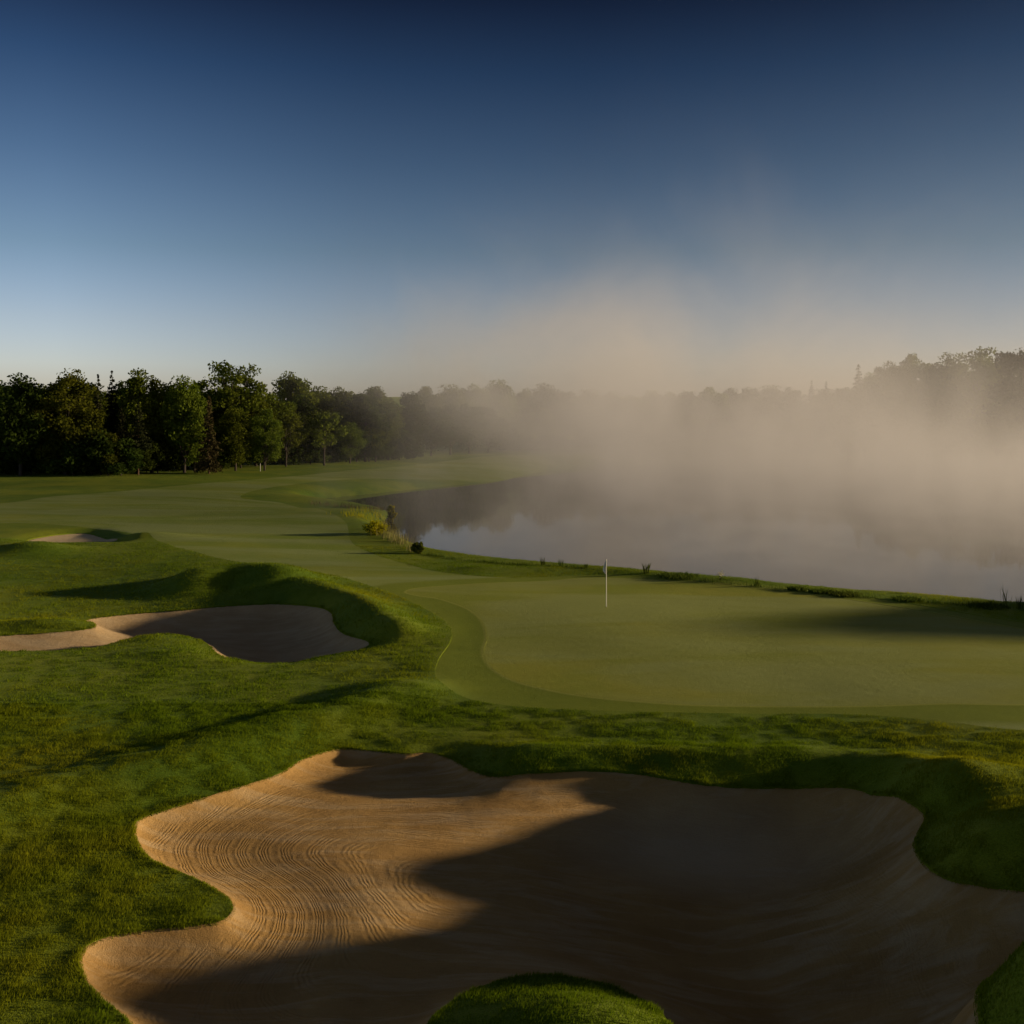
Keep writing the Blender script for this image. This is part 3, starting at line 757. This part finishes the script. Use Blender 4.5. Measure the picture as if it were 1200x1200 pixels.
strip('spit_reeds', [(366,590),(400,594),(430,596),(452,599)], 500, .5, .06, 'reed', .5)
strip('spit_sedge', [(405,604),(425,606),(445,604),(440,613)], 700, .5, .06, 'bush_gold', .9)
strip('bank_sedge', [(500,650),(540,656),(640,664),(760,674),(900,689),(1000,699),(1100,707),(1215,717)], 5200, .20, .03, 'tuft', .2)
strip('meadow_grass', [(62,554),(80,553),(100,553),(112,552)], 1500, 1.7, .14, 'reed', .8)

# ------------------------------------------------------------------ golf flag
fx, fy = px2w(710.5, 711, 1.45); fz = hz(fx, fy); fx, fy = px2w(710.5, 711, fz); fz = hz(fx, fy)
fl = empty('golf_flag', (fx, fy, fz)); tag(fl, 'white golf flag hanging limp on a thin pale pole on the putting green', 'golf flag')
v_, f_ = tube([(0, 0, -.1), (0, 0, 1.0), (0, 0, 2.10), (0, 0, 2.16), (0, 0, 2.17)], [.019, .018, .015, .015, .002], 10); raw_mesh('pole', v_, f_, M['white'], fl)
nu, nv = 17, 22; Vf = []
for j in range(nv):
    tt = j / (nv - 1)
    for i_ in range(nu):
        s_ = i_ / (nu - 1)
        wid = (.05 + .085 * min(1, tt * 1.5)) * (1 if tt < .72 else 1 - (tt - .72) * 2.4)
        xx = -.018 - s_ * wid; yy = .035 * math.sin(s_ * 13 + tt * 2) * min(1, s_ * 3) * (.4 + tt)
        Vf.append((xx, yy, 2.12 - tt * .62 - s_ * .10 * (1 - tt)))
Ff = [(j * nu + i_, j * nu + i_ + 1, (j + 1) * nu + i_ + 1, (j + 1) * nu + i_) for j in range(nv - 1) for i_ in range(nu - 1)]
fo = raw_mesh('flag', np.array(Vf), np.array(Ff), M['cloth'], fl); so = fo.modifiers.new('thick', 'SOLIDIFY'); so.thickness = .004
v_, f_ = tube([(0, 0, .004), (0, 0, .006), (0, 0, .0065)], [.056, .056, .05], 20); raw_mesh('cup', v_, f_, M['cup'], fl)

# slim stake before the wood
sx = (305 - 600) * 166 / F; so_ = empty('marker_stake', (sx, 166, hz(sx, 166))); tag(so_, 'slim pale marker stake on the grass before the dark wood', 'stake')
v_, f_ = tube([(0, 0, -.2), (0, 0, 1.1), (0, 0, 1.2)], [.05, .05, .03], 6); raw_mesh('post', v_, f_, M['white'], so_)

# ------------------------------------------------------------------ mist over the lake
def mist():
    k = NT('lake_mist'); tc = k.n('ShaderNodeNewGeometry')
    sp = k.n('ShaderNodeSeparateXYZ'); k.l(tc.outputs['Position'], sp.inputs[0]); X, Y, Z = sp.outputs
    def ss(v, a, b):
        mr = k.n('ShaderNodeMapRange', interpolation_type='SMOOTHSTEP'); mr.clamp = True
        for i_, u in ((0, v), (1, a), (2, b)):
            if isinstance(u, (int, float)): mr.inputs[i_].default_value = u
            else: k.l(u, mr.inputs[i_])
        return mr.outputs[0]
    mp = k.n('ShaderNodeMapping'); mp.inputs['Scale'].default_value = (1 / 17, 1 / 21, 1 / 15); mp.inputs['Rotation'].default_value = (0, R(14), 0)
    k.l(tc.outputs['Position'], mp.inputs[0])
    n1 = k.noise(1.0, 4, 0.56, mp.outputs[0], 0.9)
    M1 = lambda a, b: k.math('MULTIPLY', a, b)
    inv = lambda a: k.math('SUBTRACT', 1.0, a)
    # rising plume, leaning out to the left as it climbs
    left = ss(k.math('MULTIPLY_ADD', Z, 2.1, X), -4.0, 30.0)
    right = inv(M1(ss(X, 40.0, 95.0), 0.84))
    near = ss(k.math('MULTIPLY_ADD', X, 0.35, Y), 88.0, 132.0)
    far = inv(ss(Y, 235.0, 290.0))
    dx = k.math('SUBTRACT', X, 13.0)
    top = k.math('MAXIMUM', k.math('SUBTRACT', 38.0, M1(M1(dx, dx), 0.0065)), 25.0)
    top = k.math('ADD', top, M1(k.math("SUBTRACT", n1, 0.5), 20.0))
    topf = inv(ss(Z, k.math('SUBTRACT', top, 30.0), top))
    plume = M1(M1(M1(left, right), M1(near, far)), M1(topf, ss(n1, 0.30, 0.66)))
    # low layer hugging the water
    mp2 = k.n('ShaderNodeMapping'); mp2.inputs['Scale'].default_value = (1 / 6, 1 / 9, 1 / 13); k.l(tc.outputs['Position'], mp2.inputs[0])
    n2 = k.noise(1.0, 3, 0.55, mp2.outputs[0], 0.4)
    lowz = k.math('POWER', 2.718, M1(Z, k.math('SUBTRACT', -0.15, M1(ss(X, 45.0, 100.0), 0.12))))
    shore = ss(k.math('MULTIPLY_ADD', X, 0.65, Y), 68.0, 96.0)
    lx = k.math('ADD', 0.30, M1(ss(X, 0.0, 16.0), 0.70))
    low = M1(M1(ss(n2, 0.37, 0.66), lowz), M1(M1(lx, shore), M1(far, ss(X, -26.0, -12.0))))
    dens = k.math('ADD', M1(plume, 0.0195), M1(low, 0.036))
    v_ = k.n('ShaderNodeVolumePrincipled'); v_.inputs['Color'].default_value = (0.85, 0.83, 0.85, 1); v_.inputs['Anisotropy'].default_value = 0.2
    k.l(dens, v_.inputs['Density']); k.l(v_.outputs[0], k.out.inputs['Volume'])
    return k.m
x0, x1, y0, y1, z0, z1 = -40, 200, 64, 292, 0.02, 56
V = np.array([(x, y, z) for x in (x0, x1) for y in (y0, y1) for z in (z0, z1)])
mo = raw_mesh('mist', V, np.array([(0,1,3,2),(4,6,7,5),(0,4,5,1),(2,3,7,6),(0,2,6,4),(1,5,7,3)]), mist(), smooth=False)
tag(mo, kind='stuff')

# ------------------------------------------------------------------ sky and sun
w = bpy.data.worlds.new('World'); scene.world = w; w.use_nodes = True
nt = w.node_tree; bg = nt.nodes['Background']; bg.inputs[1].default_value = 0.08
sk = nt.nodes.new('ShaderNodeTexSky'); sk.sky_type = 'NISHITA'; sk.sun_disc = False
sk.sun_elevation = R(SUN_EL); sk.sun_rotation = R(SUN_AZ); sk.altitude = 200
tc = nt.nodes.new('ShaderNodeTexCoord'); sep = nt.nodes.new('ShaderNodeSeparateXYZ'); nt.links.new(tc.outputs['Generated'], sep.inputs[0])
def wramp(src, a, b, stops):
    mr = nt.nodes.new('ShaderNodeMapRange'); mr.inputs[1].default_value = a; mr.inputs[2].default_value = b; nt.links.new(src, mr.inputs[0])
    r = nt.nodes.new('ShaderNodeValToRGB'); e = r.color_ramp.elements; r.color_ramp.interpolation = 'LINEAR'
    while len(e) < len(stops): e.new(.5)
    for el, (p, c) in zip(e, stops): el.position = p; el.color = (*c, 1)
    nt.links.new(mr.outputs[0], r.inputs[0]); return r.outputs[0]
S = lambda deg: math.sin(R(deg))
elev = wramp(sep.outputs[2], 0, 1, [(S(p), tuple(q / 2 for q in c)) for p, c in
    ((0, (1.1, 1.2, 2.3)), (2.7, (1.18, 1.27, 2.10)), (4.9, (1.0, 1.06, 1.64)), (8.5, (.63, .75, 1.08)), (13, (.36, .48, .75)), (17.4, (.16, .26, .47)),
     (21, (.072, .10, .20)), (27, (.20, .18, .20)), (45, (.50, .37, .34)), (90, (.68, .50, .44)))])
dotn = nt.nodes.new('ShaderNodeVectorMath'); dotn.operation = 'DOT_PRODUCT'; dotn.inputs[1].default_value = (math.sin(R(SUN_AZ)), math.cos(R(SUN_AZ)), 0)
nt.links.new(tc.outputs['Generated'], dotn.inputs[0])
az = wramp(dotn.outputs['Value'], -1, 1, [((p + 1) / 2, (c * g / 2, c / 2, c / g / 2)) for p, c, g in ((-1, 1.2, 1), (-.25, 1.45, 1), (0, 1.0, 1), (.2, .80, 1), (.6, .78, 1.11), (.85, .35, 1), (1, .09, 1))])
def wmul(a, b):
    m = nt.nodes.new('ShaderNodeMix'); m.data_type = 'RGBA'; m.blend_type = 'MULTIPLY'; m.inputs[0].default_value = 1
    nt.links.new(a, m.inputs[6])
    if isinstance(b, tuple): m.inputs[7].default_value = b
    else: nt.links.new(b, m.inputs[7])
    return m.outputs[2]
col = wmul(wmul(wmul(sk.outputs[0], elev), az), (4, 4, 4, 1))
nt.links.new(col, bg.inputs[0])
sl = bpy.data.lights.new('sun', 'SUN'); sl.energy = 4.8; sl.angle = R(1.6); sl.color = (1.0, 0.79, 0.51)
so = bpy.data.objects.new('sun', sl); link(so)
from mathutils import Vector
sd = Vector((math.sin(R(SUN_AZ)) * math.cos(R(SUN_EL)), math.cos(R(SUN_AZ)) * math.cos(R(SUN_EL)), math.sin(R(SUN_EL))))
so.rotation_euler = sd.to_track_quat('Z', 'Y').to_euler()

# ------------------------------------------------------------------ camera
cam = bpy.data.cameras.new('camera'); co = bpy.data.objects.new('camera', cam); link(co)
co.location = (0, 0, H); co.rotation_euler = (math.pi / 2, 0, 0)
cam.sensor_width = 36; cam.lens = 36 * F / 1200; cam.shift_y = (YH - 600) / 1200
cam.clip_start = 0.5; cam.clip_end = 20000
scene.camera = co
scene.view_settings.view_transform = 'Standard'; scene.view_settings.look = 'None'
scene.view_settings.exposure = 0.3; scene.view_settings.gamma = 1
cy = scene.cycles
cy.max_bounces = 6; cy.diffuse_bounces = 2; cy.glossy_bounces = 2; cy.transmission_bounces = 2; cy.volume_bounces = 2; cy.transparent_max_bounces = 8
cy.use_denoising = True; cy.volume_max_steps = 256; cy.volume_step_rate = 1.0
